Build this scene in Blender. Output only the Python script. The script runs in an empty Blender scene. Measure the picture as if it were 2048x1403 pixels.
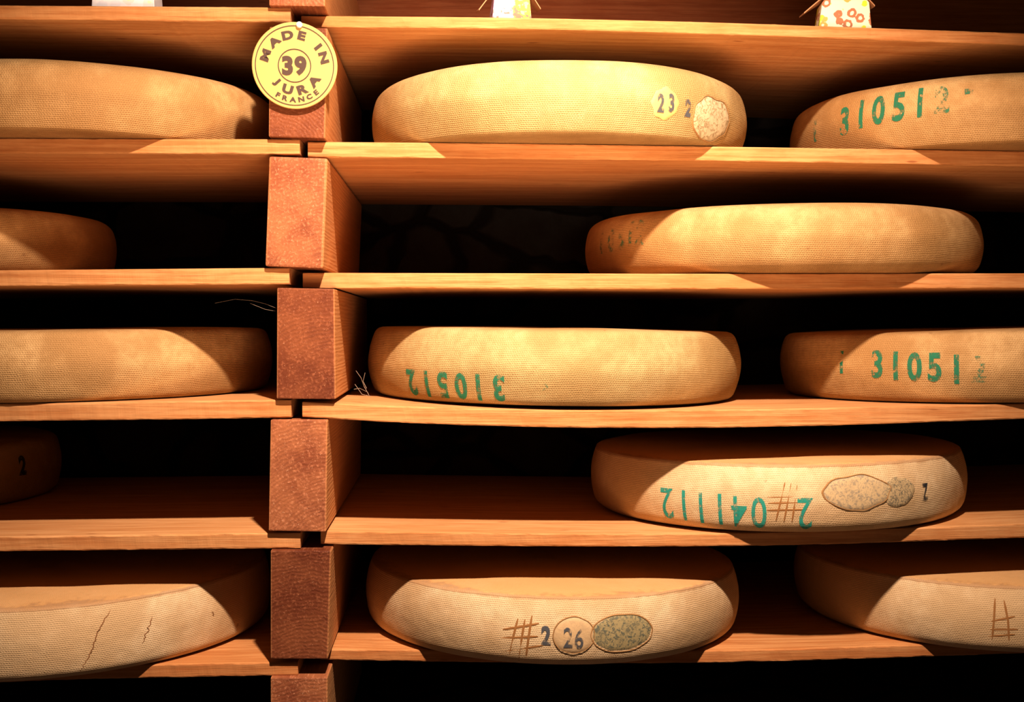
import bpy, bmesh, math, random
import numpy as np
from mathutils import Vector, Matrix, Euler, noise as mnoise
random.seed(7)
PI = math.pi
col = bpy.context.scene.collection
scene = bpy.context.scene

# ------------------------------------------------------------------ camera
F = 2318.0
CZ = 0.70
CAM = Vector((0.0, -1.70, CZ))
ROT = Euler((math.radians(90 - 1.27), 0, math.radians(-3.0)), 'XYZ')
RM = ROT.to_matrix()
cd = bpy.data.cameras.new('camera')
cd.sensor_fit = 'HORIZONTAL'; cd.sensor_width = 36.0; cd.lens = F / 2048 * 36.0
cd.clip_start = 0.02
cam = bpy.data.objects.new('camera', cd); col.objects.link(cam)
cam.location = CAM; cam.rotation_euler = ROT
scene.camera = cam

def ray(px, py):
    return (RM @ Vector(((px - 1024) / F, -(py - 701.5) / F, -1.0))).normalized()
def at(px, py, Y):
    d = ray(px, py); return CAM + d * ((Y - CAM.y) / d.y)

# ------------------------------------------------------------------ helpers
def tag(o, label=None, cat=None, group=None, kind=None):
    if label: o['label'] = label
    if cat: o['category'] = cat
    if group: o['group'] = group
    if kind: o['kind'] = kind
    return o
def mesh_obj(name, verts, faces, mat, parent=None, smooth=False, uvs=None, loc=None):
    me = bpy.data.meshes.new(name)
    me.from_pydata([tuple(v) for v in verts], [], faces); me.update()
    if uvs is not None:
        l = me.uv_layers.new(name='UVMap')
        for lp in me.loops: l.data[lp.index].uv = uvs[lp.vertex_index]
    if smooth: me.polygons.foreach_set('use_smooth', [True] * len(me.polygons))
    o = bpy.data.objects.new(name, me); col.objects.link(o)
    if mat: me.materials.append(mat)
    if parent: o.parent = parent
    if loc is not None: o.location = loc
    return o
def bm_obj(name, bm, mat, parent=None, loc=None, smooth=False):
    me = bpy.data.meshes.new(name); bm.normal_update(); bm.to_mesh(me); bm.free()
    if smooth: me.polygons.foreach_set('use_smooth', [True] * len(me.polygons))
    o = bpy.data.objects.new(name, me); col.objects.link(o)
    if mat: me.materials.append(mat)
    if parent: o.parent = parent
    if loc is not None: o.location = loc
    return o

# ------------------------------------------------------------------ materials
class NT:
    def __init__(s, name):
        s.m = bpy.data.materials.new(name); s.m.use_nodes = True
        s.t = s.m.node_tree; s.t.nodes.clear()
        s.out = s.n('ShaderNodeOutputMaterial')
        s.b = s.n('ShaderNodeBsdfPrincipled'); s.l(s.b.outputs[0], s.out.inputs[0])
    def n(s, t, **k):
        x = s.t.nodes.new(t)
        for a, v in k.items(): setattr(x, a, v)
        return x
    def l(s, a, b): s.t.links.new(a, b)
    def math(s, op, a, b=None, c=None, clamp=False):
        x = s.n('ShaderNodeMath', operation=op); x.use_clamp = clamp
        for i, v in enumerate((a, b, c)):
            if v is None: continue
            if isinstance(v, (int, float)): x.inputs[i].default_value = v
            else: s.l(v, x.inputs[i])
        return x.outputs[0]
    def mix(s, f, a, b, mode='MIX'):
        x = s.n('ShaderNodeMix', data_type='RGBA', blend_type=mode)
        for i, v in ((0, f), (6, a), (7, b)):
            if isinstance(v, (int, float)): x.inputs[i].default_value = v
            elif isinstance(v, tuple): x.inputs[i].default_value = (*v, 1)
            else: s.l(v, x.inputs[i])
        return x.outputs[2]
    def noise(s, vec, scale, detail=3, rough=.5, dist=0):
        x = s.n('ShaderNodeTexNoise'); s.l(vec, x.inputs['Vector'])
        x.inputs['Scale'].default_value = scale; x.inputs['Detail'].default_value = detail
        x.inputs['Roughness'].default_value = rough; x.inputs['Distortion'].default_value = dist
        return x.outputs[0]
    def ramp(s, f, lo, hi):
        x = s.n('ShaderNodeMapRange', interpolation_type='SMOOTHSTEP'); s.l(f, x.inputs[0])
        x.inputs[1].default_value = lo; x.inputs[2].default_value = hi
        return x.outputs[0]
    def mapping(s, vec, scale=(1, 1, 1), loc=(0, 0, 0), rot=(0, 0, 0)):
        x = s.n('ShaderNodeMapping'); s.l(vec, x.inputs[0])
        x.inputs['Scale'].default_value = scale; x.inputs['Location'].default_value = loc; x.inputs['Rotation'].default_value = rot
        return x.outputs[0]
    def objvec(s):
        tc = s.n('ShaderNodeTexCoord'); oi = s.n('ShaderNodeObjectInfo')
        r = s.math('MULTIPLY', oi.outputs['Random'], 37.0)
        cx = s.n('ShaderNodeCombineXYZ')
        for i in range(3): s.l(r, cx.inputs[i])
        v = s.n('ShaderNodeVectorMath', operation='ADD')
        s.l(tc.outputs['Object'], v.inputs[0]); s.l(cx.outputs[0], v.inputs[1])
        return v.outputs[0], tc.outputs['Object'], oi.outputs['Random']
    def bump(s, h, strength, dist):
        x = s.n('ShaderNodeBump'); x.inputs['Strength'].default_value = strength; x.inputs['Distance'].default_value = dist
        s.l(h, x.inputs['Height']); s.l(x.outputs[0], s.b.inputs['Normal'])
    def base(s, c):
        if isinstance(c, tuple): s.b.inputs['Base Color'].default_value = (*c, 1)
        else: s.l(c, s.b.inputs['Base Color'])
    def rough(s, r, spec=.3):
        s.b.inputs['Roughness'].default_value = r; s.b.inputs['Specular IOR Level'].default_value = spec

def plain(name, c, rough=.7, spec=.2):
    t = NT(name); t.base(c); t.rough(rough, spec); return t.m

def board_mat(name, light, mid, dark):
    t = NT(name); v, ov, rnd = t.objvec()
    g1 = t.noise(t.mapping(v, (1.6, 26, 60)), 3.0, 5, .6, .6)
    g2 = t.noise(t.mapping(v, (5, 90, 260)), 3.0, 3, .6)
    pat = t.noise(t.mapping(v, (1.5, 5, 5)), 2.2, 2)
    c = t.mix(t.ramp(g1, .3, .68), mid, light)
    c = t.mix(t.math('MULTIPLY', t.ramp(g2, .52, .78), .45), c, dark)
    c = t.mix(t.math('MULTIPLY', t.ramp(pat, .45, .75), .55), c, mid)
    vor = t.n('ShaderNodeTexVoronoi'); t.l(t.mapping(v, (5, 14, 26)), vor.inputs['Vector']); vor.inputs['Scale'].default_value = 1.6
    knot = t.ramp(vor.outputs['Distance'], .10, .03)
    c = t.mix(t.math('MULTIPLY', knot, .6), c, dark)
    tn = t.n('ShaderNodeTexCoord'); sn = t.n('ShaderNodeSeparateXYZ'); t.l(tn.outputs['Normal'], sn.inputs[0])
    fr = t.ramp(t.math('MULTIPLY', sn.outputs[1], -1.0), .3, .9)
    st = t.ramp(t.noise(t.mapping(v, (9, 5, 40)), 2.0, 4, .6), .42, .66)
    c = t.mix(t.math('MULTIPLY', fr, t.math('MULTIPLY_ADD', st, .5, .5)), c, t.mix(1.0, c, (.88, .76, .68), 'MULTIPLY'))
    t.base(c); t.rough(.72, .15)
    h = t.math('ADD', t.math('MULTIPLY', g1, .7), g2)
    t.bump(h, .5, .0012)
    return t.m

def post_mat(k=1.0):
    t = NT('red_brown_beam' if k == 1 else 'dark_brown_beam'); v, ov, rnd = t.objvec()
    off = t.n('ShaderNodeCombineXYZ')
    t.l(t.math('MULTIPLY_ADD', t.math('FRACT', t.math('MULTIPLY', rnd, 7.31)), .11, -.055), off.inputs[0])
    t.l(t.math('MULTIPLY_ADD', t.math('FRACT', t.math('MULTIPLY', rnd, 13.7)), .2, -.02), off.inputs[2])
    va = t.n('ShaderNodeVectorMath', operation='ADD'); t.l(ov, va.inputs[0]); t.l(off.outputs[0], va.inputs[1])
    w = t.n('ShaderNodeTexWave', wave_type='RINGS', rings_direction='Y', wave_profile='SIN')
    t.l(t.mapping(va.outputs[0], (1, .06, .9)), w.inputs['Vector'])
    w.inputs['Scale'].default_value = 62; w.inputs['Distortion'].default_value = 9.0
    w.inputs['Detail'].default_value = 3; w.inputs['Detail Scale'].default_value = .6
    f = t.noise(t.mapping(v, (1, .08, 1)), 260, 2, .6)
    big = t.noise(v, 16, 4, .6)
    c = t.mix(t.ramp(big, .3, .7), (.24, .078, .033), (.40, .165, .070))
    c = t.mix(t.math('MULTIPLY', w.outputs['Fac'], t.math('MULTIPLY', t.ramp(t.noise(v, 24, 3), .35, .7), .30)), c, (.14, .045, .024))
    c = t.mix(t.math('MULTIPLY', t.ramp(f, .50, .74), .6), c, (.58, .27, .14))
    sp = t.noise(v, 420, 1)
    c = t.mix(t.math('MULTIPLY', t.ramp(sp, .70, .77), .6), c, (.75, .5, .33))
    c = t.mix(1.0, c, (k, k ** 1.35, k ** 1.6), 'MULTIPLY')
    tn = t.n('ShaderNodeTexCoord'); sn = t.n('ShaderNodeSeparateXYZ'); t.l(tn.outputs['Normal'], sn.inputs[0])
    g = t.noise(t.mapping(v, (60, 2.2, 50)), 3.0, 4)
    c = t.mix(t.math('MULTIPLY', t.math('ABSOLUTE', sn.outputs[0]), 1.0), c, t.mix(g, (.55, .265, .105), (.74, .41, .175)))
    t.base(c); t.rough(.6, .25)
    h = t.math('ADD', t.math('MULTIPLY', w.outputs['Fac'], .3), f)
    t.bump(h, .55, .0012)
    return t.m

def cheese_mat(name, light, dark, weave=.6, spots=.5, rim=0):
    t = NT(name); v, ov, rnd = t.objvec()
    uvn = t.n('ShaderNodeUVMap'); uvn.uv_map = 'UVMap'
    sep = t.n('ShaderNodeSeparateXYZ'); t.l(uvn.outputs[0], sep.inputs[0])
    wob = t.noise(v, 55, 2)
    k = 2 * PI / .0028
    vv = t.math('ADD', t.math('MULTIPLY', sep.outputs[1], k), t.math('MULTIPLY', wob, 7.0))
    uu = t.math('ADD', t.math('MULTIPLY', sep.outputs[0], k * .8), t.math('MULTIPLY', wob, 9.0))
    n3_ = t.noise(v, 420, 2, .7)
    sv = t.math('SINE', vv)
    # brick like half step every other row
    row = t.math('MULTIPLY', t.math('SINE', t.math('MULTIPLY', vv, .5)), 1.6)
    su = t.math('SINE', t.math('ADD', uu, row))
    we = t.math('ADD', t.math('MULTIPLY', sv, .62), t.math('MULTIPLY', t.math('ADD', su, t.math('MULTIPLY_ADD', n3_, 3.0, -1.5)), .38))
    n1 = t.noise(v, 9, 4, .55); n2 = t.noise(v, 70, 3, .6); n3 = t.noise(v, 600, 2, .7)
    c = t.mix(t.ramp(n1, .36, .64), dark, light)
    c = t.mix(t.math('MULTIPLY', t.ramp(n2, .35, .72), .5), c, dark)
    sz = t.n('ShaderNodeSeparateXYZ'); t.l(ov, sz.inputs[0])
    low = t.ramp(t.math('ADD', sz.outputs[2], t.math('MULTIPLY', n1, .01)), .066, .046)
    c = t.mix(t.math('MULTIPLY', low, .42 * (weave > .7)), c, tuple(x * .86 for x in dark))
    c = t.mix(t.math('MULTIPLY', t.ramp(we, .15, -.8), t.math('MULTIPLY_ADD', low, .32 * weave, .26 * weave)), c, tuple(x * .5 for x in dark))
    c = t.mix(t.math('MULTIPLY', t.ramp(n3, .55, .8), .35), c, tuple(min(1, x * 1.25) for x in light))
    vor = t.n('ShaderNodeTexVoronoi'); t.l(v, vor.inputs['Vector']); vor.inputs['Scale'].default_value = 17
    sp = t.math('MULTIPLY', t.ramp(vor.outputs['Distance'], .085, .03), t.ramp(n2, .45, .6))
    c = t.mix(t.math('MULTIPLY', sp, spots), c, (.25, .12, .05))
    if rim:
        so = t.n('ShaderNodeSeparateXYZ'); t.l(ov, so.inputs[0])
        zz = t.math('ADD', so.outputs[2], t.math('MULTIPLY', t.math('SUBTRACT', n2, .5), .004))
        line = t.math('MULTIPLY', t.ramp(zz, .0975, .0995), t.ramp(zz, .1042, .1030))
        c = t.mix(t.math('MULTIPLY', line, .6), c, (.36, .19, .08))
        c = t.mix(t.math('MULTIPLY', t.ramp(zz, .1025, .1036), .75), c, (.64, .385, .155))
    t.base(c); t.rough(.68, .25)
    h = t.math('ADD', t.math('MULTIPLY', we, weave * .5), t.math('ADD', t.math('MULTIPLY', n2, .8), t.math('MULTIPLY', n3, .5)))
    t.bump(h, .65, .0011)
    return t.m

def ink_mat(name, colr, lo=.36, hi=.56, scale=90):
    t = NT(name); v, ov, rnd = t.objvec()
    n = t.noise(v, scale, 4, .65); n2 = t.noise(v, scale * 6, 2, .7)
    t.base(t.mix(n2, colr, tuple(x * .6 for x in colr))); t.rough(.8, .1)
    a = t.math('MULTIPLY', t.ramp(t.math('ADD', t.math('MULTIPLY', n, .7), t.math('MULTIPLY', n2, .3)), lo, hi), .92)
    t.l(a, t.b.inputs['Alpha'])
    return t.m

def plaque_mat(name, base, mark, amt=.8, scale=190):
    t = NT(name); v, ov, rnd = t.objvec()
    n = t.noise(v, scale, 4, .7, 1.2); n2 = t.noise(v, 40, 3)
    f = t.math('MULTIPLY', t.ramp(n, .46, .60), amt)
    c = t.mix(f, base, mark)
    c = t.mix(t.math('MULTIPLY', t.ramp(n2, .4, .7), .4), c, tuple(x * .8 for x in base))
    t.base(c); t.rough(.6, .3); t.bump(n, .5, .001)
    return t.m

def stone_mat(name, a, b):
    t = NT(name); v, ov, rnd = t.objvec()
    vs = t.mapping(v, (5, 5, 9)); wn = t.n('ShaderNodeTexNoise'); t.l(v, wn.inputs['Vector']); wn.inputs['Scale'].default_value = 9
    va = t.n('ShaderNodeVectorMath', operation='MULTIPLY_ADD'); t.l(wn.outputs['Color'], va.inputs[0]); va.inputs[1].default_value = (.5, .5, .5); t.l(vs, va.inputs[2])
    vor = t.n('ShaderNodeTexVoronoi', feature='DISTANCE_TO_EDGE'); t.l(va.outputs[0], vor.inputs['Vector']); vor.inputs['Scale'].default_value = 1.0
    j = t.ramp(vor.outputs['Distance'], .02, .10)
    n = t.noise(v, 14, 5, .65)
    c = t.mix(t.ramp(n, .3, .75), a, b)
    c = t.mix(j, tuple(x * .35 for x in a), c)
    t.base(c); t.rough(.9, .1)
    t.bump(t.math('ADD', n, j), .8, .014)
    return t.m

M = {}
M['board'] = board_mat('pale_spruce_board', (.68, .40, .18), (.54, .27, .10), (.25, .085, .028))
M['board_warm'] = board_mat('warm_spruce_board', (.64, .35, .145), (.48, .21, .07), (.23, .075, .02))
M['worn'] = plain('worn_beam_edge', (.52, .30, .19), .8, .2)
M['post'] = post_mat(); M['post_dark'] = post_mat(.62)
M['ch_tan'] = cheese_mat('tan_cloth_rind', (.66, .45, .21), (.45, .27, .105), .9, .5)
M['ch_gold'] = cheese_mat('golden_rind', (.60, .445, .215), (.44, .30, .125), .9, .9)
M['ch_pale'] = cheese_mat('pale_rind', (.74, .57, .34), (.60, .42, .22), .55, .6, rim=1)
M['green'] = ink_mat('green_ink', (.06, .30, .17), .36, .52)
M['green_faint'] = ink_mat('faded_green_ink', (.10, .34, .20), .47, .64)
M['teal'] = ink_mat('teal_ink', (.06, .44, .33), .34, .52)
M['black'] = ink_mat('black_ink', (.05, .055, .06), .38, .52)
M['grey'] = ink_mat('grey_ink', (.15, .155, .16), .36, .54)
M['pl_dark'] = plaque_mat('dark_casein', (.55, .42, .23), (.13, .13, .10), .9, 210)
M['carve'] = plain('carved_groove', (.36, .18, .065), .9, .05)
M['crack'] = plain('rind_crack', (.28, .13, .05), .9, .05)
M['rim'] = plain('plaque_rim', (.38, .22, .09), .8, .1)
M['pl_pale'] = plaque_mat('pale_casein', (.62, .52, .33), (.30, .22, .11), .9, 130)
M['pl_green'] = plaque_mat('green_casein', (.42, .34, .17), (.11, .13, .10), .9, 190)
M['pl_grey'] = plaque_mat('grey_casein', (.62, .47, .26), (.24, .22, .18), .7, 190)
M['pl_yellow'] = plaque_mat('yellow_casein', (.72, .50, .19), (.60, .42, .17), .6, 100)
M['pl_clear'] = plaque_mat('clear_casein', (.66, .47, .25), (.52, .38, .22), .5, 120)
M['wall'] = stone_mat('cellar_stone', (.06, .054, .05), (.042, .034, .03))
M['clad'] = board_mat('brown_plank_cladding', (.62, .25, .11), (.48, .17, .07), (.24, .08, .03))
M['floor'] = stone_mat('cellar_floor', (.10, .075, .06), (.08, .055, .045))
M['sign'] = plain('yellow_card', (.60, .43, .165), .55, .2)
M['sign_ink'] = plain('brown_print', (.115, .08, .062), .7, .1)
M['pin'] = plain('white_pin', (.9, .88, .8), .3, .5)
M['web'] = plain('cobweb_thread', (.28, .21, .15), .9, .1)

# ------------------------------------------------------------------ setting
def plane_box(name, lo, hi, mat):
    (x0, y0, z0), (x1, y1, z1) = lo, hi
    v = [(x0, y0, z0), (x1, y0, z0), (x1, y1, z0), (x0, y1, z0), (x0, y0, z1), (x1, y0, z1), (x1, y1, z1), (x0, y1, z1)]
    f = [(0, 3, 2, 1), (4, 5, 6, 7), (0, 1, 5, 4), (1, 2, 6, 5), (2, 3, 7, 6), (3, 0, 4, 7)]
    return tag(mesh_obj(name, v, f, mat), kind='structure')
plane_box('floor', (-2.4, -2.4, -.1), (2.6, .9, 0), M['floor'])
plane_box('wall_back', (-2.4, .70, 0), (2.6, .85, 1.75), M['wall'])
plane_box('trim_1', (-2.4, .672, CZ + .46), (2.6, .70, 1.75), M['clad'])

# ------------------------------------------------------------------ shelf boards
DEPTH = .66
BOARDS = {}
def smooth_interp(xs, ys, q):
    r = np.interp(q, xs, ys)
    # linear extrapolation
    r = np.where(q < xs[0], ys[0] + (q - xs[0]) * (ys[1] - ys[0]) / (xs[1] - xs[0]), r)
    r = np.where(q > xs[-1], ys[-1] + (q - xs[-1]) * (ys[-1] - ys[-2]) / (xs[-1] - xs[-2]), r)
    n = 25; pad = np.concatenate([r[0] + (np.arange(-n, 0)) * (r[1] - r[0]), r, r[-1] + np.arange(1, n + 1) * (r[-1] - r[-2])])
    ker = np.hanning(2 * n + 1); ker /= ker.sum()
    return np.convolve(pad, ker, 'valid')
def board(key, stations, Y, px0, px1, mat, label, rough=.0007, chip=0):
    pts = [(at(px, yt, Y), at(px, yb, Y)) for px, yt, yb in stations]
    xs = [p[0].x for p in pts]; zt = [p[0].z for p in pts]; zb = [p[1].z for p in pts]
    x0 = at(px0, 650, Y).x; x1 = at(px1, 650, Y).x
    q = np.linspace(x0, x1, 260)
    T = smooth_interp(xs, zt, q); B = smooth_interp(xs, zb, q)
    BOARDS[key] = (q, T, B, Y)
    oz = float(T.mean())
    V = []; Fc = []
    k = 8; r = .0022
    for i, x in enumerate(q):
        t, b = float(T[i]), float(B[i])
        j = lambda s, a=rough: a * (mnoise.noise((x * 38, s * 5.1, sum(map(ord, key)) % 50)) + .6 * mnoise.noise((x * 130, s * 3.3, 4)))
        e = 0
        if chip: e = max(0, mnoise.noise((x * 9, 7.7, sum(map(ord, key)) % 17)) - .38) * chip
        ring = [(Y + r, t), (Y + r * .3 + e * .4, t - r * .3 - e * .3), (Y, t - r - e), (Y, b + r), (Y + r * .3, b + r * .3), (Y + r, b), (Y + DEPTH, b), (Y + DEPTH, t)]
        for s, (yy, zz) in enumerate(ring):
            ax = x
            if i in (0, len(q) - 1) and s < 6: ax = x
            V.append((ax - q[0], yy + (j(s) if s < 6 else 0), zz - oz + (j(s + 20) * .8 if 0 < s < 6 else 0)))
    n = len(q)
    for i in range(n - 1):
        for s in range(k):
            a = i * k + s; b2 = i * k + (s + 1) % k
            Fc.append((a, a + k, b2 + k, b2))
    Fc.append(tuple(range(k - 1, -1, -1))[::-1]); Fc.append(tuple((n - 1) * k + s for s in range(k))[::-1])
    o = mesh_obj('shelf_board', V, Fc, M[mat], loc=(float(q[0]), 0, oz))
    bm = bmesh.new(); bm.from_mesh(o.data); bmesh.ops.recalc_face_normals(bm, faces=bm.faces); bm.to_mesh(o.data); bm.free()
    return tag(o, label, 'shelf', 'shelf boards of the ripening rack')
def ztop(key, x):
    q, T, B, Y = BOARDS[key]; return float(np.interp(x, q, T))

LX = -620; RX = 2760
board('L0', [(-300, 7, 35), (0, 10, 38), (540, 14, 44), (590, 15, 45)], 0, LX, 584, 'board', 'pale left shelf board under the plain white paper box, above the round sign')
board('L1', [(-300, 275, 305), (0, 276, 306), (590, 278, 308)], 0, LX, 601, 'board', 'left shelf board second from top, under the golden wheel beside the sign')
board('L2', [(-300, 543, 575), (0, 540, 572), (575, 535, 568)], 0, LX, 579, 'board', 'left shelf board third from top with split right end and a dim wheel far left')
board('L3', [(-300, 812, 848), (0, 807, 842), (300, 803, 839), (575, 799, 835)], 0, LX, 582, 'board', 'left shelf board fourth from top with cracked front edge, under a wheel half in shadow', chip=.004)
board('L4', [(-300, 1077, 1106), (0, 1073, 1102), (590, 1065, 1096)], 0, LX, 599, 'board', 'left shelf board fifth from top, almost empty with a brightly lit front strip')
board('L5', [(-300, 1348, 1376), (0, 1336, 1364), (200, 1330, 1357), (590, 1323, 1350)], 0, LX, 593, 'board_warm', 'lowest left shelf board, under the pale cracked wheel')
board('R0', [(605, 31, 54), (1000, 34, 57), (1400, 43, 67), (2048, 66, 90), (2400, 80, 105)], .03, 605, RX, 'board', 'bright right shelf board carrying the two flowered paper boxes')
board('R1', [(618, 283, 314), (1000, 286, 317), (1400, 292, 321), (2048, 302, 332), (2400, 309, 339)], .012, 617, RX, 'board', 'right shelf board second from top, under the golden wheel with pale plaques')
board('R2', [(600, 545, 576), (1400, 547, 578), (2048, 546, 576), (2500, 546, 576)], .03, 606, RX, 'board', 'right shelf board third from top, under the wheel pushed to the right')
board('R3', [(600, 803, 833), (800, 812, 846), (1100, 820, 855), (1400, 820, 856), (1700, 815, 850), (2048, 807, 837), (2400, 796, 824)], 0, 604, RX, 'board', 'sagging right shelf board fourth from top, under the wheel stamped upside down in green', chip=.004)
board('R4', [(640, 1061, 1088), (1000, 1066, 1092), (1350, 1068, 1093), (1600, 1064, 1090), (2048, 1047, 1075), (2400, 1033, 1062)], .02, 640, RX, 'board', 'right shelf board fifth from top with chipped edge, under the wheel with teal digits')
board('R5', [(640, 1297, 1319), (1000, 1301, 1325), (1300, 1302, 1327), (1600, 1297, 1321), (2048, 1281, 1306), (2400, 1268, 1293)], .055, 640, RX, 'board_warm', 'lowest right shelf board, under the pale wheel with green oval plaque')

# ------------------------------------------------------------------ beam posts
PY = -.010
def post(corners, label, bev=.003, mat='post'):
    # TL, TR, BR, BL in the front plane
    P = [at(x, y, PY) for x, y in corners]; bev *= .7
    c = sum(P, Vector()) / 4; base = Vector((c.x, PY, min(P[2].z, P[3].z)))
    bm = bmesh.new()
    fr = [bm.verts.new(p - base) for p in P]; bk = [bm.verts.new(p - base + Vector((0, .645, 0))) for p in P]
    bm.faces.new(fr); bm.faces.new(bk[::-1])
    for i in range(4):
        j = (i + 1) % 4; bm.faces.new((fr[j], fr[i], bk[i], bk[j]))
    bmesh.ops.recalc_face_normals(bm, faces=bm.faces)
    bmesh.ops.bevel(bm, geom=list(bm.edges), offset=bev, segments=2, affect='EDGES', profile=.6)
    bmesh.ops.recalc_face_normals(bm, faces=bm.faces)
    bm.normal_update()
    for f in bm.faces:
        m_ = f.calc_center_median()
        if abs(f.normal.x) > .3 and f.normal.y < -.3 and random.random() < .9: f.material_index = 1
    o = bm_obj('beam_block', bm, M[mat], loc=base); o.data.materials.append(M['worn'])
    return tag(o, label, 'wooden beam', 'stacked beam ends between the boards')
post([(537, -226), (650, -222), (650, 13), (538, 11)], 'highest red-brown beam end, cut off by the top of the picture')
post([(539, 53), (655, 56), (650, 277), (537, 273)], 'red-brown beam end behind the round yellow sign', mat='post_dark')
post([(538, 312), (655, 316), (646, 537), (530, 532)], 'narrowing orange-brown beam end directly below the sign block', .005)
post([(554, 575), (669, 577), (671, 798), (553, 797)], 'darkest cracked beam end, third below the top, between the two third-row wheels', mat='post_dark')
post([(541, 839), (655, 839), (652, 1063), (537, 1061)], 'smooth orange beam end beside the teal-stamped wheel row')
post([(541, 1100), (662, 1100), (656, 1317), (541, 1317)], 'beam end with bold curved growth rings on the bottom row', mat='post_dark')
p5 = post([(541, 1354), (655, 1354), (655, 1588), (541, 1588)], 'lowest beam end, cut off by the bottom of the picture')
# seat the lowest block on the floor
for v in p5.data.vertices:
    if v.co.z < .05: v.co.z += -p5.location.z

# ------------------------------------------------------------------ cheese wheels
def make_profile(R, h, b, c, cb):
    def r(z):
        t = 2 * z / h - 1; v = R - b * t * t
        for d, q in ((z, cb), (h - z, c)):
            if d < q:
                d = max(d, 0); v -= q - math.sqrt(max(0, q * q - (q - d) ** 2))
        return v
    return r
class Cheese: pass
def cheese(xl=None, xr=None, row=None, h=.105, front=-.03, b=.010, c=.014, mat='ch_tan', label='', R=None, center=None, board_key=None, lift=0.0, crown=.003, lean=0.0, seed=0, cb=None):
    """xl/xr: silhouette bearings; both give R, one plus R gives the bearing of the centre."""
    ang = lambda x: math.atan((x - 1024) / F)
    yaw = math.radians(3)
    if center is None:
        if xl is not None and xr is not None:
            ha = (ang(xr) - ang(xl)) / 2; bi = (ang(xr) + ang(xl)) / 2 + yaw
            R = (1.7 + front) / (math.cos(bi) / math.sin(ha) - 1)
        else:
            # solve the bearing of the centre so that its depth gives the wanted front
            Yc = front + R
            best = None
            for i in range(-600, 601):
                bi = i * .001
                d = (Yc + 1.7) / math.cos(bi); ha = math.asin(R / d)
                e = abs((bi - ha) - (ang(xl) + yaw)) if xl is not None else abs((bi + ha) - (ang(xr) + yaw))
                if best is None or e < best[0]: best = (e, bi)
            bi = best[1]
        Yc = front + R; Xc = (Yc + 1.7) * math.tan(bi)
    else: Xc, Yc = center
    o = Cheese(); o.R, o.h = R, h; o.prof = make_profile(R, h, b, c, cb or c)
    q, T, B, Yb = BOARDS[board_key]
    xa, xb = max(Xc - R * .97, q[0]), min(Xc + R * .97, q[-1])
    za, zb = ztop(board_key, xa), ztop(board_key, xb)
    sl = (zb - za) / (xb - xa)
    xs = np.linspace(xa, xb, 30)
    zc = max(ztop(board_key, x) - sl * (x - Xc) for x in xs) + .0006 + lift
    NS = 288
    prof = []
    nz = 30
    for i in range(nz + 1):
        t = i / nz; z = h * (.5 - .5 * math.cos(PI * (t * .9 + .05)) ) if 0 < i < nz else (0 if i == 0 else h)
        prof.append((o.prof(z), z))
    V = []; UV = []; Fc = []
    rings = [(prof[0][0] * f, 0.0) for f in (.3, .7, .94)] + prof + [(prof[-1][0] * f, h + crown * (1 - f ** 4)) for f in (.985, .96, .92, .86, .75, .5, .2)]
    arc = 0; last = None
    for rr, z in rings:
        if last: arc += math.hypot(rr - last[0], z - last[1])
        last = (rr, z)
        for s in range(NS + 1):
            a = 2 * PI * s / NS
            ca, sa = math.cos(a), math.sin(a)
            w = .0011 * mnoise.noise((ca * 3 + seed * 5, sa * 3, z * 18)) + .0004 * mnoise.noise((ca * 22 + seed, sa * 22, z * 90))
            zz = z
            if z > h * .5: zz += (.0016 * mnoise.noise((ca * 2.5, sa * 2.5, seed + 3.3)) * (z / h - .5) * 2)
            V.append(((rr + w) * sa, -(rr + w) * ca, zz)); UV.append((a * R, arc))
    nr = len(rings); W = NS + 1
    for i in range(nr - 1):
        for s in range(NS):
            Fc.append((i * W + s, i * W + s + 1, (i + 1) * W + s + 1, (i + 1) * W + s))
    ct = len(V); V.append((0, 0, h + crown)); UV.append((0, arc))
    cb = len(V); V.append((0, 0, 0)); UV.append((0, 0))
    for s in range(NS):
        Fc.append(((nr - 1) * W + s, (nr - 1) * W + s + 1, ct)); Fc.append((s + 1, s, cb))
    o.ob = mesh_obj('cheese_wheel', V, Fc, M[mat], smooth=True, uvs=UV)
    o.ob.data.set_sharp_from_angle(angle=math.radians(38))
    o.ob.location = (Xc, Yc, zc); o.ob.rotation_euler = (0, -math.atan(sl) + lean, 0)
    o.mw = Matrix.Translation((Xc, Yc, zc)) @ Euler((0, -math.atan(sl) + lean, 0)).to_matrix().to_4x4()
    o.inv = o.mw.inverted()
    tag(o.ob, label, 'cheese', 'cheese wheels on the ripening rack')
    return o
def hit(c, px, py):
    """angle and height on the wheel's side seen at that pixel"""
    p = c.inv @ CAM; d = c.inv.to_3x3() @ ray(px, py)
    R = c.R
    for _ in range(4):
        a = d.x ** 2 + d.y ** 2; b = p.x * d.x + p.y * d.y; cc = p.x ** 2 + p.y ** 2 - R * R
        disc = max(0, b * b - a * cc); t = (-b - math.sqrt(disc)) / a
        q = p + d * t; z = min(max(q.z, .001), c.h - .001); R = c.prof(z)
    return math.atan2(q.x, -q.y), z
def surf(c, th, z, off):
    z = min(max(z, .0005), c.h - .0005); r = c.prof(z)
    e = .001; dr = (c.prof(min(z + e, c.h - .0003)) - c.prof(max(z - e, .0003))) / (2 * e)
    n = Vector((1, 0, -dr)).normalized()
    rr = r + n.x * off
    return Vector((rr * math.sin(th), -rr * math.cos(th), z + n.z * off))
_tx = {}
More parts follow.
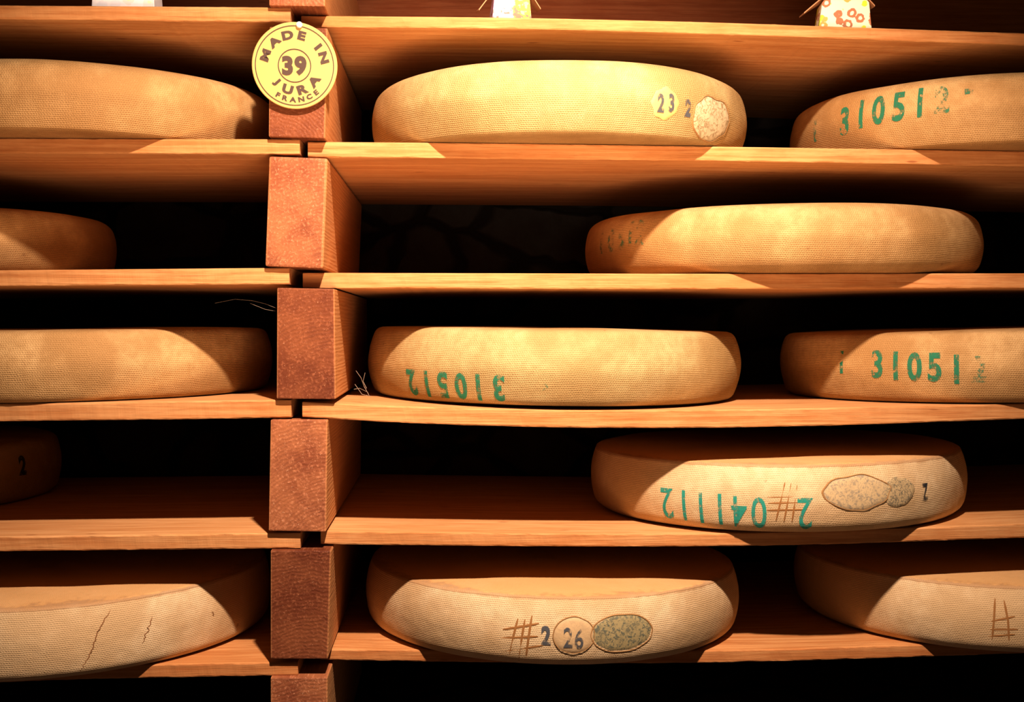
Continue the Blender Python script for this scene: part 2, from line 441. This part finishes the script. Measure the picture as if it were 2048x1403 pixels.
def glyph(s, bold=0.0):
    k = (s, bold)
    if k in _tx: return _tx[k]
    cu = bpy.data.curves.new('t', 'FONT'); cu.body = s; cu.align_x = 'LEFT'; cu.offset = bold; cu.resolution_u = 4
    ob = bpy.data.objects.new('t', cu); col.objects.link(ob); bpy.context.view_layer.update()
    me = bpy.data.meshes.new_from_object(ob.evaluated_get(bpy.context.evaluated_depsgraph_get()))
    v = [(x.co.x, x.co.y) for x in me.vertices]; f = [tuple(p.vertices) for p in me.polygons]
    bpy.data.objects.remove(ob); bpy.data.curves.remove(cu); bpy.data.meshes.remove(me)
    xs = [a for a, _ in v]; ys = [a for _, a in v]
    cx, cy, hh = (min(xs) + max(xs)) / 2, (min(ys) + max(ys)) / 2, max(ys) - min(ys)
    v = [((a - cx) / hh, (b - cy) / hh) for a, b in v]
    _tx[k] = (v, f); return v, f
def stamp(c, chars, size, mat, rot=0.0, xs=.8, bold=.045, name='date_stamp', label=None, shear=0, off=.0007):
    """each character (ch, px, py[, size]) printed on the curved side"""
    bm = bmesh.new()
    for it in chars:
        ch, px, py = it[:3]; sz = it[3] if len(it) > 3 else size
        rt = it[4] if len(it) > 4 else rot
        th0, z0 = hit(c, px, py)
        v, f = glyph(ch, bold)
        b2 = bmesh.new()
        vs = [b2.verts.new((a * sz * xs, b * sz, 0)) for a, b in v]
        for q in f:
            try: b2.faces.new([vs[i] for i in q])
            except ValueError: pass
        n = max(2, int(sz / .005))
        for i in range(1, n):
            zc = -sz / 2 + sz * i / n
            bmesh.ops.bisect_plane(b2, geom=b2.verts[:] + b2.edges[:] + b2.faces[:], plane_co=(0, zc, 0), plane_no=(0, 1, 0))
        cr, sr = math.cos(rt), math.sin(rt)
        m = {}
        for q in b2.verts:
            x, y = q.co.x + shear * q.co.y, q.co.y
            x, y = x * cr - y * sr, x * sr + y * cr
            m[q] = bm.verts.new(surf(c, th0 + x / c.R, z0 + y, off))
        for q in b2.faces: bm.faces.new([m[w] for w in q.verts])
        b2.free()
    o = bm_obj(name, bm, M[mat], c.ob)
    if label: o['label'] = label
    return o
def stroke(bm, c, pts, w, off=.0006, jit=0.0):
    """a thin line through pixel points, laid on the wheel's side"""
    P = [hit(c, *p) for p in pts]; prev = None
    N = 10
    for k in range(len(P) - 1):
        (a0, z0), (a1, z1) = P[k], P[k + 1]
        dx, dz = (a1 - a0) * c.R, z1 - z0; L = math.hypot(dx, dz) or 1; nx, nz = -dz / L, dx / L
        for i in range(N + 1):
            t = i / N
            tt = (k + t) / (len(P) - 1)
            ww = w * (.35 + .65 * min(1, 6 * min(tt, 1 - tt) + .1))
            jx = jit * mnoise.noise((t * 6 + k * 3, px_seed(pts), 0)); 
            a, z = a0 + (a1 - a0) * t + (jx + 0) / c.R, z0 + dz * t
            cur = [bm.verts.new(surf(c, a + s * nx * ww / 2 / c.R, z + s * nz * ww / 2, off * (1 if s == 0 else .25))) for s in (-1, 0, 1)]
            if prev:
                bm.faces.new((prev[0], prev[1], cur[1], cur[0])); bm.faces.new((prev[1], prev[2], cur[2], cur[1]))
            prev = cur
def px_seed(p): return p[0][0] * .37
def hashmark(c, lines, w=.0034, mat='carve'):
    bm = bmesh.new()
    for l in lines: stroke(bm, c, l, w)
    return bm_obj('carved_mark', bm, M[mat], c.ob, smooth=True)
def cracks(c, lines, w=.0014):
    bm = bmesh.new()
    for l in lines: stroke(bm, c, l, w, .0005, .004)
    return bm_obj('rind_crack', bm, M['crack'], c.ob, smooth=True)
def plaque(c, px, py, a, b, mat, rim=True, label=None, wob=.04, rot=0):
    th0, z0 = hit(c, px, py)
    V = []; Fc = []; NA, NRr = 48, 8
    ell = lambda t: (1 + wob * mnoise.noise((math.cos(t) * 2 + px * .01, math.sin(t) * 2, 1)))
    cr, sr = math.cos(rot), math.sin(rot)
    def pt(f, t, off):
        e = ell(t) * f; x, y = a * e * math.cos(t), b * e * math.sin(t)
        return surf(c, th0 + (x * cr - y * sr) / c.R, z0 + x * sr + y * cr, off)
    V.append(pt(0, 0, .0011))
    for i in range(1, NRr + 1):
        f = i / NRr
        for s in range(NA): V.append(pt(f, 2 * PI * s / NA, .0011 if i < NRr else .0001))
    for s in range(NA): Fc.append((0, 1 + s, 1 + (s + 1) % NA))
    for i in range(NRr - 1):
        for s in range(NA):
            p = 1 + i * NA; q = p + NA
            Fc.append((p + s, q + s, q + (s + 1) % NA, p + (s + 1) % NA))
    o = mesh_obj('casein_plaque', V, Fc, M[mat], c.ob, smooth=True)
    if label: o['label'] = label
    if rim:
        V = []; Fc = []
        for s in range(96):
            t = 2 * PI * s / 96
            for f, off in ((.985, .0009), (1.01, .0016), (1.045, .0002)): V.append(pt(f, t, off))
        for s in range(96):
            n = (s + 1) % 96
            for k in (0, 1): Fc.append((s * 3 + k, s * 3 + k + 1, n * 3 + k + 1, n * 3 + k))
        mesh_obj('plaque_rim', V, Fc, M['rim'], o, smooth=True)
    return o

# --- row one
c = cheese(xr=562, R=.322, front=-.085, h=.100, cb=.005, b=.012, c=.018, mat='ch_tan', board_key='L1', seed=1,
           label='tan wheel left of the round sign, on the second left board')
c = cheese(745, 1491, front=-.094, h=.106, cb=.005, b=.014, c=.018, mat='ch_gold', board_key='R1', seed=2,
           label='bright golden wheel right of the sign with pale oval plaque and number 23')
pl = plaque(c, 1331, 206, .023, .023, 'pl_yellow', wob=.15, rim=False, label='yellow rounded plaque')
stamp(c, [('2', 1321, 206), ('3', 1342, 206)], .026, 'grey', xs=.65, off=.0019, name='number_stamp')
plaque(c, 1426, 238, .046, .031, 'pl_pale', rim=True, label='crumbly pale oval plaque', wob=.12)
stamp(c, [('2', 1376, 216)], .025, 'grey', xs=.7, name='number_stamp')
c = cheese(xl=1576, R=.322, front=-.09, h=.103, cb=.005, b=.012, c=.016, mat='ch_tan', board_key='R1', seed=3,
           label='tan wheel with green date 310512 at far right, below the rightmost paper box')
stamp(c, [('3', 1689, 242), ('1', 1722, 228), ('0', 1757, 220), ('5', 1797, 213), ('1', 1840, 205)], .044, 'green', label='green printed date', xs=.76, bold=.03)
stamp(c, [('1', 1630, 260)], .038, 'green_faint', name='number_stamp', label='faded green digit')
stamp(c, [('2', 1884, 199)], .040, 'green_faint', label='faded last digit')
stamp(c, [('-', 1938, 183, .008)], .008, 'green_faint', name='ink_speck')
# --- row two
c = cheese(xr=235, R=.315, front=-.005, h=.100, b=.012, c=.018, mat='ch_tan', board_key='L2', seed=4,
           label='dim tan wheel cut off at the left edge, on the third left board')
c = cheese(1170, 1966, front=-.03, h=.103, b=.014, c=.020, mat='ch_tan', board_key='R2', seed=5,
           label='lone tan wheel on the third right board, faded green digits at its left')
stamp(c, [('1', 1203, 483), ('0', 1222, 480), ('5', 1243, 474), ('1', 1261, 468), ('2', 1280, 464)], .040, 'green_faint', xs=.72, label='faded green date')
# --- row three
c = cheese(xr=545, R=.318, front=-.02, h=.104, b=.012, c=.010, mat='ch_tan', board_key='L3', seed=6,
           label='tan wheel half in shadow left of the dark cracked beam end')
c = cheese(735, 1481, front=-.02, h=.113, b=.015, c=.010, mat='ch_gold', board_key='R3', seed=7,
           label='golden wheel with the green date 310512 printed upside down')
stamp(c, [('2', 824, 764), ('1', 854, 767), ('5', 886, 769), ('0', 922, 772), ('1', 957, 774), ('3', 998, 775)], .040, 'green', rot=PI, bold=.03, label='upside-down green date')
stamp(c, [('<', 1092, 772, .014)], .014, 'green_faint', rot=PI, name='ink_speck')
c = cheese(xl=1562, R=.322, front=-.03, h=.108, b=.012, c=.012, mat='ch_tan', board_key='R3', seed=8,
           label='tan wheel with upright green date 310512 at right, on the sagging fourth board')
stamp(c, [('3', 1754, 728), ('1', 1791, 731), ('0', 1829, 733), ('5', 1869, 734), ('1', 1913, 738)], .044, 'green', label='green printed date', xs=.76, bold=.03)
stamp(c, [('1', 1683, 724)], .036, 'green', xs=.7, name='number_stamp')
stamp(c, [('2', 1958, 738)], .040, 'green_faint', label='faded last digit')
# --- row four
c = cheese(R=.31, h=.103, b=.010, c=.012, mat='ch_tan', board_key='L4', seed=9, center=(-1.03, .43),
           label='wheel deep in shadow at the left edge with a black number 2')
stamp(c, [('2', 45, 930)], .034, 'black', name='number_stamp')
c = cheese(1183, 1939, front=-.035, h=.103, b=.011, c=.002, mat='ch_pale', board_key='R4', seed=10, crown=.006, cb=.018,
           label='pale wheel with upside-down teal digits, carved hatch and grey plaque')
stamp(c, [('2', 1334, 1006), ('1', 1368, 1010), ('1', 1402, 1015), ('1', 1440, 1018), ('4', 1478, 1022), ('0', 1518, 1025)], .047, 'teal', rot=PI, xs=.74, bold=.005, label='upside-down teal digits')
stamp(c, [('2', 1610, 1027)], .047, 'teal', rot=PI, xs=.74, bold=.005, name='number_stamp', label='upside-down teal digit')
hashmark(c, [[(1534, 994), (1612, 992)], [(1536, 1006), (1618, 1004)], [(1534, 1020), (1614, 1018)],
             [(1570, 964), (1552, 1040)], [(1582, 966), (1568, 1042)], [(1594, 970), (1584, 1042)]], .0026)
plaque(c, 1716, 985, .052, .025, 'pl_grey', label='worn grey oval plaque', wob=.1)
plaque(c, 1800, 983, .029, .022, 'pl_dark', label='small worn round plaque with dark specks', rim=False, wob=.15)
stamp(c, [('Z', 1850, 983, .026)], .026, 'black', xs=.5, bold=.03, name='number_stamp')
# --- row five
c = cheese(xr=540, R=.330, front=-.088, h=.103, b=.008, c=.002, mat='ch_pale', board_key='L5', seed=11, crown=.004, cb=.014,
           label='pale wheel with thin cracks on the lowest left board')
for ln in ([(222, 1218), (196, 1262), (182, 1304), (158, 1345)], [(304, 1232), (298, 1256), (286, 1284)], [(425, 1222), (426, 1232)]): cracks(c, [ln])
c = cheese(730, 1479, front=-.052, h=.103, b=.011, c=.002, mat='ch_pale', board_key='R5', seed=12, crown=.006, cb=.018,
           label='pale wheel on the lowest right board with green oval plaque and number 26')
hashmark(c, [[(1006, 1258), (1078, 1246)], [(1002, 1275), (1076, 1272)], [(1004, 1302), (1086, 1290)],
             [(1036, 1236), (1018, 1314)], [(1050, 1238), (1038, 1320)], [(1064, 1230), (1052, 1316)]])
plaque(c, 1148, 1270, .030, .026, 'pl_clear', label='clear round plaque')
plaque(c, 1245, 1266, .048, .027, 'pl_green', label='green-grey mottled oval plaque')
stamp(c, [('2', 1092, 1270)], .028, 'grey', xs=.75, name='number_stamp')
stamp(c, [('2', 1136, 1274), ('6', 1158, 1276)], .029, 'grey', xs=.7, bold=.015, off=.0019, name='number_stamp')
c = cheese(xl=1592, R=.330, front=-.045, h=.103, b=.011, c=.002, mat='ch_pale', board_key='R5', seed=13, crown=.006, cb=.018,
           label='pale wheel cut off at lower right corner with a carved hatch')
hashmark(c, [[(1990, 1196), (1988, 1240), (1984, 1278)], [(2008, 1200), (2016, 1240), (2018, 1280)], [(1982, 1242), (2030, 1232)], [(1980, 1258), (2036, 1258)], [(1975, 1272), (2030, 1268)]], .003)

# ------------------------------------------------------------------ round sign
SR = .0605
sc_ = at(589.5, 131.5, -.026)
N = 72
prof = [(0, -.0016), (SR * .985, -.0016), (SR, -.0008), (SR, .0008), (SR * .985, .0016), (0, .0016)]
V = []; Fc = []
for r_, y_ in prof:
    for s in range(N):
        a = 2 * PI * s / N; V.append((r_ * math.cos(a), y_, r_ * math.sin(a)))
for i in range(len(prof) - 1):
    for s in range(N):
        Fc.append((i * N + s, i * N + (s + 1) % N, (i + 1) * N + (s + 1) % N, (i + 1) * N + s))
sign = mesh_obj('round_sign', V, Fc, M['sign'])
bm = bmesh.new(); bm.from_mesh(sign.data); bmesh.ops.remove_doubles(bm, verts=bm.verts, dist=1e-6); bmesh.ops.recalc_face_normals(bm, faces=bm.faces); bm.to_mesh(sign.data); bm.free()
sign.location = sc_; sign.rotation_euler = (math.radians(7), math.radians(0), 0)
tag(sign, 'round yellow sign with brown circular lettering pinned to the beam end', 'sign')
FY = -.0022
def ring(r0, r1, name):
    V = []; Fc = []
    for s in range(96):
        a = 2 * PI * s / 96
        for r_ in (r0, r1): V.append((r_ * math.cos(a), FY, r_ * math.sin(a)))
    for s in range(96):
        n = (s + 1) % 96; Fc.append((2 * s, 2 * s + 1, 2 * n + 1, 2 * n))
    mesh_obj(name, V, Fc, M['sign_ink'], sign)
ring(SR * .902, SR * .922, 'border_ring'); ring(SR * .367, SR * .389, 'number_ring')
def letters(items, h, xs, bold, label):
    V = []; Fc = []
    for ch, x, z, rt, *hx in items:
        hh = hx[0] if hx else h
        v, f = glyph(ch, bold); b0 = len(V); cr, sr = math.cos(rt), math.sin(rt)
        for a, b in v:
            a, b = a * hh * xs, b * hh
            V.append((x + a * cr - b * sr, FY, z + a * sr + b * cr))
        for q in f: Fc.append(tuple(b0 + i for i in q))
    o = mesh_obj('lettering', V, Fc, M['sign_ink'], sign); o['label'] = label
def arc(chars, r, top=True):
    out = []
    for ch, deg in chars:
        a = math.radians(deg)
        out.append((ch, r * math.cos(a), r * math.sin(a), a - PI / 2 if top else a + PI / 2))
    return out
letters(arc([('M', 161), ('A', 130.6), ('D', 102), ('E', 75), ('I', 38), ('N', 15.5)], SR * .71), SR * .205, 1.4, .055, 'brown words MADE IN')
letters(arc([('J', 221), ('U', 252.5), ('R', 288), ('A', 322)], SR * .57, False), SR * .215, 1.35, .055, 'brown word JURA')
letters(arc([('F', 239.5), ('R', 252.5), ('A', 266), ('N', 280.5), ('C', 295), ('E', 309)], SR * .785, False), SR * .118, 1.3, .045, 'brown word FRANCE')
letters([('3', -SR * .165, 0, 0), ('9', SR * .14, 0, 0)], SR * .45, .98, .055, 'brown number 39')
# pin: domed head and short shank through the top of the sign
bm = bmesh.new()
bmesh.ops.create_uvsphere(bm, u_segments=20, v_segments=12, radius=.0046)
for v in bm.verts: v.co.y *= .7
r2 = bmesh.ops.create_cone(bm, cap_ends=True, segments=10, radius1=.0009, radius2=.0009, depth=.012, matrix=Matrix.Translation((0, .006, 0)) @ Matrix.Rotation(PI / 2, 4, 'X'))
pin = bm_obj('pin', bm, M['pin'], sign, loc=(.008, -.004, SR * .93), smooth=True); pin['label'] = 'white round pin head'

# ------------------------------------------------------------------ flowered paper boxes
def flower_mat(name, base, cols, scale):
    t = NT(name); v, ov, rnd = t.objvec()
    vor = t.n('ShaderNodeTexVoronoi'); t.l(v, vor.inputs['Vector']); vor.inputs['Scale'].default_value = scale
    n = t.noise(v, scale * 3, 2)
    d = t.math('ADD', vor.outputs['Distance'], t.math('MULTIPLY', n, .35))
    petal = t.ramp(d, .66, .60); heart = t.ramp(d, .40, .35)
    sep = t.n('ShaderNodeSeparateColor'); t.l(vor.outputs['Color'], sep.inputs[0])
    c1 = t.mix(t.ramp(sep.outputs[0], .45, .55), cols[0], cols[1])
    c1 = t.mix(t.ramp(sep.outputs[1], .6, .7), c1, cols[2])
    c = t.mix(petal, base, c1); c = t.mix(heart, c, (.95, .9, .6))
    t.base(c); t.rough(.5, .3); return t.m
M['fl_yellow'] = flower_mat('yellow_flower_paper', (.84, .80, .58), ((.75, .42, .12), (.62, .72, .06), (.45, .20, .10)), 62)
M['fl_pink'] = flower_mat('pink_flower_paper', (.72, .64, .66), ((.72, .30, .52), (.78, .50, .08), (.40, .30, .72)), 62)
def patch_mat():
    t = NT('pink_and_yellow_print'); v, ov, rnd = t.objvec()
    so = t.n('ShaderNodeSeparateXYZ'); t.l(ov, so.inputs[0])
    n = t.noise(v, 60, 3); n2 = t.noise(v, 110, 2); n3 = t.noise(v, 210, 3)
    left = t.mix(t.ramp(n2, .48, .56), (.80, .66, .78), (.60, .44, .74))
    left = t.mix(t.ramp(n, .56, .62), left, (.80, .40, .55))
    right = t.mix(t.ramp(n2, .50, .58), (.76, .58, .10), (.74, .66, .36))
    right = t.mix(t.ramp(n, .58, .63), right, (.55, .26, .16))
    c = t.mix(t.ramp(t.math('ADD', so.outputs[0], t.math('MULTIPLY_ADD', n, .03, -.015)), .001, .005), left, right)
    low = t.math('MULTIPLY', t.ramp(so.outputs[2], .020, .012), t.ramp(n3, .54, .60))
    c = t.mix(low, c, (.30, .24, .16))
    t.base(t.mix(1.0, c, (.75, .75, .75), 'MULTIPLY')); t.rough(.5, .3); return t.m
M['fl_pink'] = patch_mat()
M['fl_white'] = flower_mat('white_paper', (.93, .94, .95), ((.90, .91, .93), (.85, .88, .92), (.88, .86, .80)), 50)
M['kraft'] = plain('brown_card', (.50, .28, .15), .7, .1)
def paper_box(pxl, pxr, key, Y, rz, htop, slope, mat, label, fl):
    x0, x1 = at(pxl, 40, Y).x, at(pxr, 40, Y).x
    x = (x0 + x1) / 2; w = (x1 - x0) / 2
    w = w / (abs(math.cos(rz)) + .6 * abs(math.sin(rz))); dpt = w * .6
    root = bpy.data.objects.new('paper_box', None); col.objects.link(root); root.empty_display_size = .02
    sl = (ztop(key, x + .03) - ztop(key, x - .03)) / .06
    root.location = (x, Y + dpt, ztop(key, x) + .0008); root.rotation_euler = (0, -math.atan(sl), rz)
    tag(root, label, 'box', 'paper boxes on the upper boards')
    we = w * .88; ze = htop - slope * we
    # little house shape: walls leaning in, gabled front and back
    bm = bmesh.new()
    sec = [(-w, 0), (w, 0), (we, ze), (0, htop), (-we, ze)]
    fr = [bm.verts.new((a, -dpt * (1 - .12 * z / htop), z)) for a, z in sec]; bk = [bm.verts.new((a, dpt * (1 - .12 * z / htop), z)) for a, z in sec]
    bm.faces.new(fr); bm.faces.new(bk[::-1])
    for k in range(5):
        n = (k + 1) % 5; bm.faces.new((fr[n], fr[k], bk[k], bk[n]))
    bmesh.ops.recalc_face_normals(bm, faces=bm.faces)
    bmesh.ops.bevel(bm, geom=list(bm.edges), offset=.0012, segments=2, affect='EDGES')
    bmesh.ops.recalc_face_normals(bm, faces=bm.faces)
    bm_obj('body', bm, M[mat], root)
    # folded card lid: two flaps sloping down from the ridge, past the eaves
    for s, L in ((-1, fl[0]), (1, fl[1])):
        V = []; Fc = []; n = 8
        for i in range(n + 1):
            u = i / n; xx = s * u * L
            zz = htop + .0025 - slope * u * L + .002 * math.sin(u * PI)
            hw = dpt * (1.12 - .25 * u)
            for yy in (-hw, hw):
                zq = zz - (.010 * max(0, u - .55) if yy < 0 else 0)
                V.append((xx, yy, zq)); V.append((xx, yy, zq + .0022))
        for i in range(n):
            a = i * 4; b = a + 4
            Fc += [(a, b, b + 2, a + 2), (a + 1, a + 3, b + 3, b + 1), (a, a + 1, b + 1, b), (a + 2, b + 2, b + 3, a + 3)]
        Fc += [(0, 2, 3, 1), (n * 4, n * 4 + 1, n * 4 + 3, n * 4 + 2)]
        o = mesh_obj('lid_flap', V, Fc, M['kraft'], root)
        bm = bmesh.new(); bm.from_mesh(o.data); bmesh.ops.recalc_face_normals(bm, faces=bm.faces); bm.to_mesh(o.data); bm.free()
    return root
paper_box(183, 309, 'L0', .02, .0, .125, .6, 'fl_white', 'plain white paper box on the top left board, cut off above', (.06, .06))
paper_box(979, 1064, 'R0', .045, .12, .066, 1.05, 'fl_pink', 'pink and yellow flowered paper box on the top right board, nearer the sign', (.050, .044))
paper_box(1640, 1749, 'R0', .045, -.12, .064, .62, 'fl_yellow', 'yellow flowered paper box with long brown flaps at upper right', (.062, .044))

# ------------------------------------------------------------------ cobwebs
def cobweb(lines, Y, label, r=.0005):
    bm = bmesh.new()
    P0 = at(*lines[0][0], Y)
    for l in lines:
        pts = [at(px, py, Y + .01 * mnoise.noise((px * .1, py * .1, 0))) - P0 for px, py in l]
        dense = []
        for a, b in zip(pts[:-1], pts[1:]):
            for i in range(5): dense.append(a.lerp(b, i / 5))
        dense.append(pts[-1]); prev = None
        for k, p in enumerate(dense):
            cur = [bm.verts.new(p + Vector((r * math.cos(t), r * .3, r * math.sin(t)))) for t in (0, 2.1, 4.2)]
            if prev:
                for i in range(3): bm.faces.new((prev[i], prev[(i + 1) % 3], cur[(i + 1) % 3], cur[i]))
            prev = cur
    o = bm_obj('cobweb', bm, M['web'], loc=P0)
    return tag(o, label, 'cobweb', 'cobwebs on the rack')
cobweb([[(738, 790), (728, 772), (722, 755), (712, 741)], [(736, 784), (720, 776), (708, 778)], [(733, 776), (726, 762), (730, 745)], [(742, 792), (724, 788), (710, 768)]], .02,
       'wispy cobweb between the dark beam end and the golden upside-down-stamped wheel')
cobweb([[(553, 616), (530, 607), (505, 601), (470, 598), (430, 606)], [(551, 622), (530, 618), (500, 606)]], .03,
       'thin cobweb strands left of the dark cracked beam end', .0003)

# ------------------------------------------------------------------ light
def area(name, loc, tgt, size, power, colr, shape='DISK'):
    ld = bpy.data.lights.new(name, 'AREA'); ld.shape = shape; ld.size = size; ld.energy = power; ld.color = colr
    o = bpy.data.objects.new(name, ld); col.objects.link(o); o.location = loc
    o.rotation_euler = (Vector(tgt) - Vector(loc)).to_track_quat('-Z', 'Y').to_euler(); return o
LZ = CZ
sl_ = bpy.data.lights.new('ceiling_spot', 'SPOT'); sl_.energy = 335; sl_.color = (1, .80, .70); sl_.shadow_soft_size = .035
sl_.spot_size = math.radians(94); sl_.spot_blend = 1.0
so_ = bpy.data.objects.new('ceiling_spot', sl_); col.objects.link(so_); so_.location = (.17, -1.15, LZ + 1.20); so_.scale = (.75, 1, 1)
so_.rotation_euler = (Vector((.08, 0, LZ - .58)) - so_.location).to_track_quat('-Z', 'Y').to_euler()
fl_ = bpy.data.lights.new('low_spot', 'SPOT'); fl_.energy = 125; fl_.color = (1, .64, .42); fl_.shadow_soft_size = .34
fl_.spot_size = math.radians(60); fl_.spot_blend = 1.0
fo_ = bpy.data.objects.new('low_spot', fl_); col.objects.link(fo_); fo_.location = (.10, -1.2, LZ - .35); fo_.scale = (1.9, 1, 1)
fo_.rotation_euler = (Vector((.10, .12, LZ + .56)) - fo_.location).to_track_quat('-Z', 'Y').to_euler()
al_ = bpy.data.lights.new('underside_fill', 'SPOT'); al_.energy = 26; al_.color = (1, .72, .50); al_.shadow_soft_size = .10  # unseen fill light, added to brighten the top right board's underside
al_.spot_size = math.radians(34); al_.spot_blend = 1.0
ao_ = bpy.data.objects.new('underside_fill', al_); col.objects.link(ao_); ao_.location = (.22, -1.30, LZ + .10)
ao_.rotation_euler = (Vector((.24, .10, LZ + .47)) - ao_.location).to_track_quat('-Z', 'Y').to_euler()
w = bpy.data.worlds.new('World'); scene.world = w; w.use_nodes = True
w.node_tree.nodes['Background'].inputs[0].default_value = (.05, .034, .015, 1)
w.node_tree.nodes['Background'].inputs[1].default_value = .8
scene.view_settings.view_transform = 'Standard'
scene.view_settings.look = 'None'
scene.view_settings.exposure = 0.0
scene.view_settings.gamma = 0.82
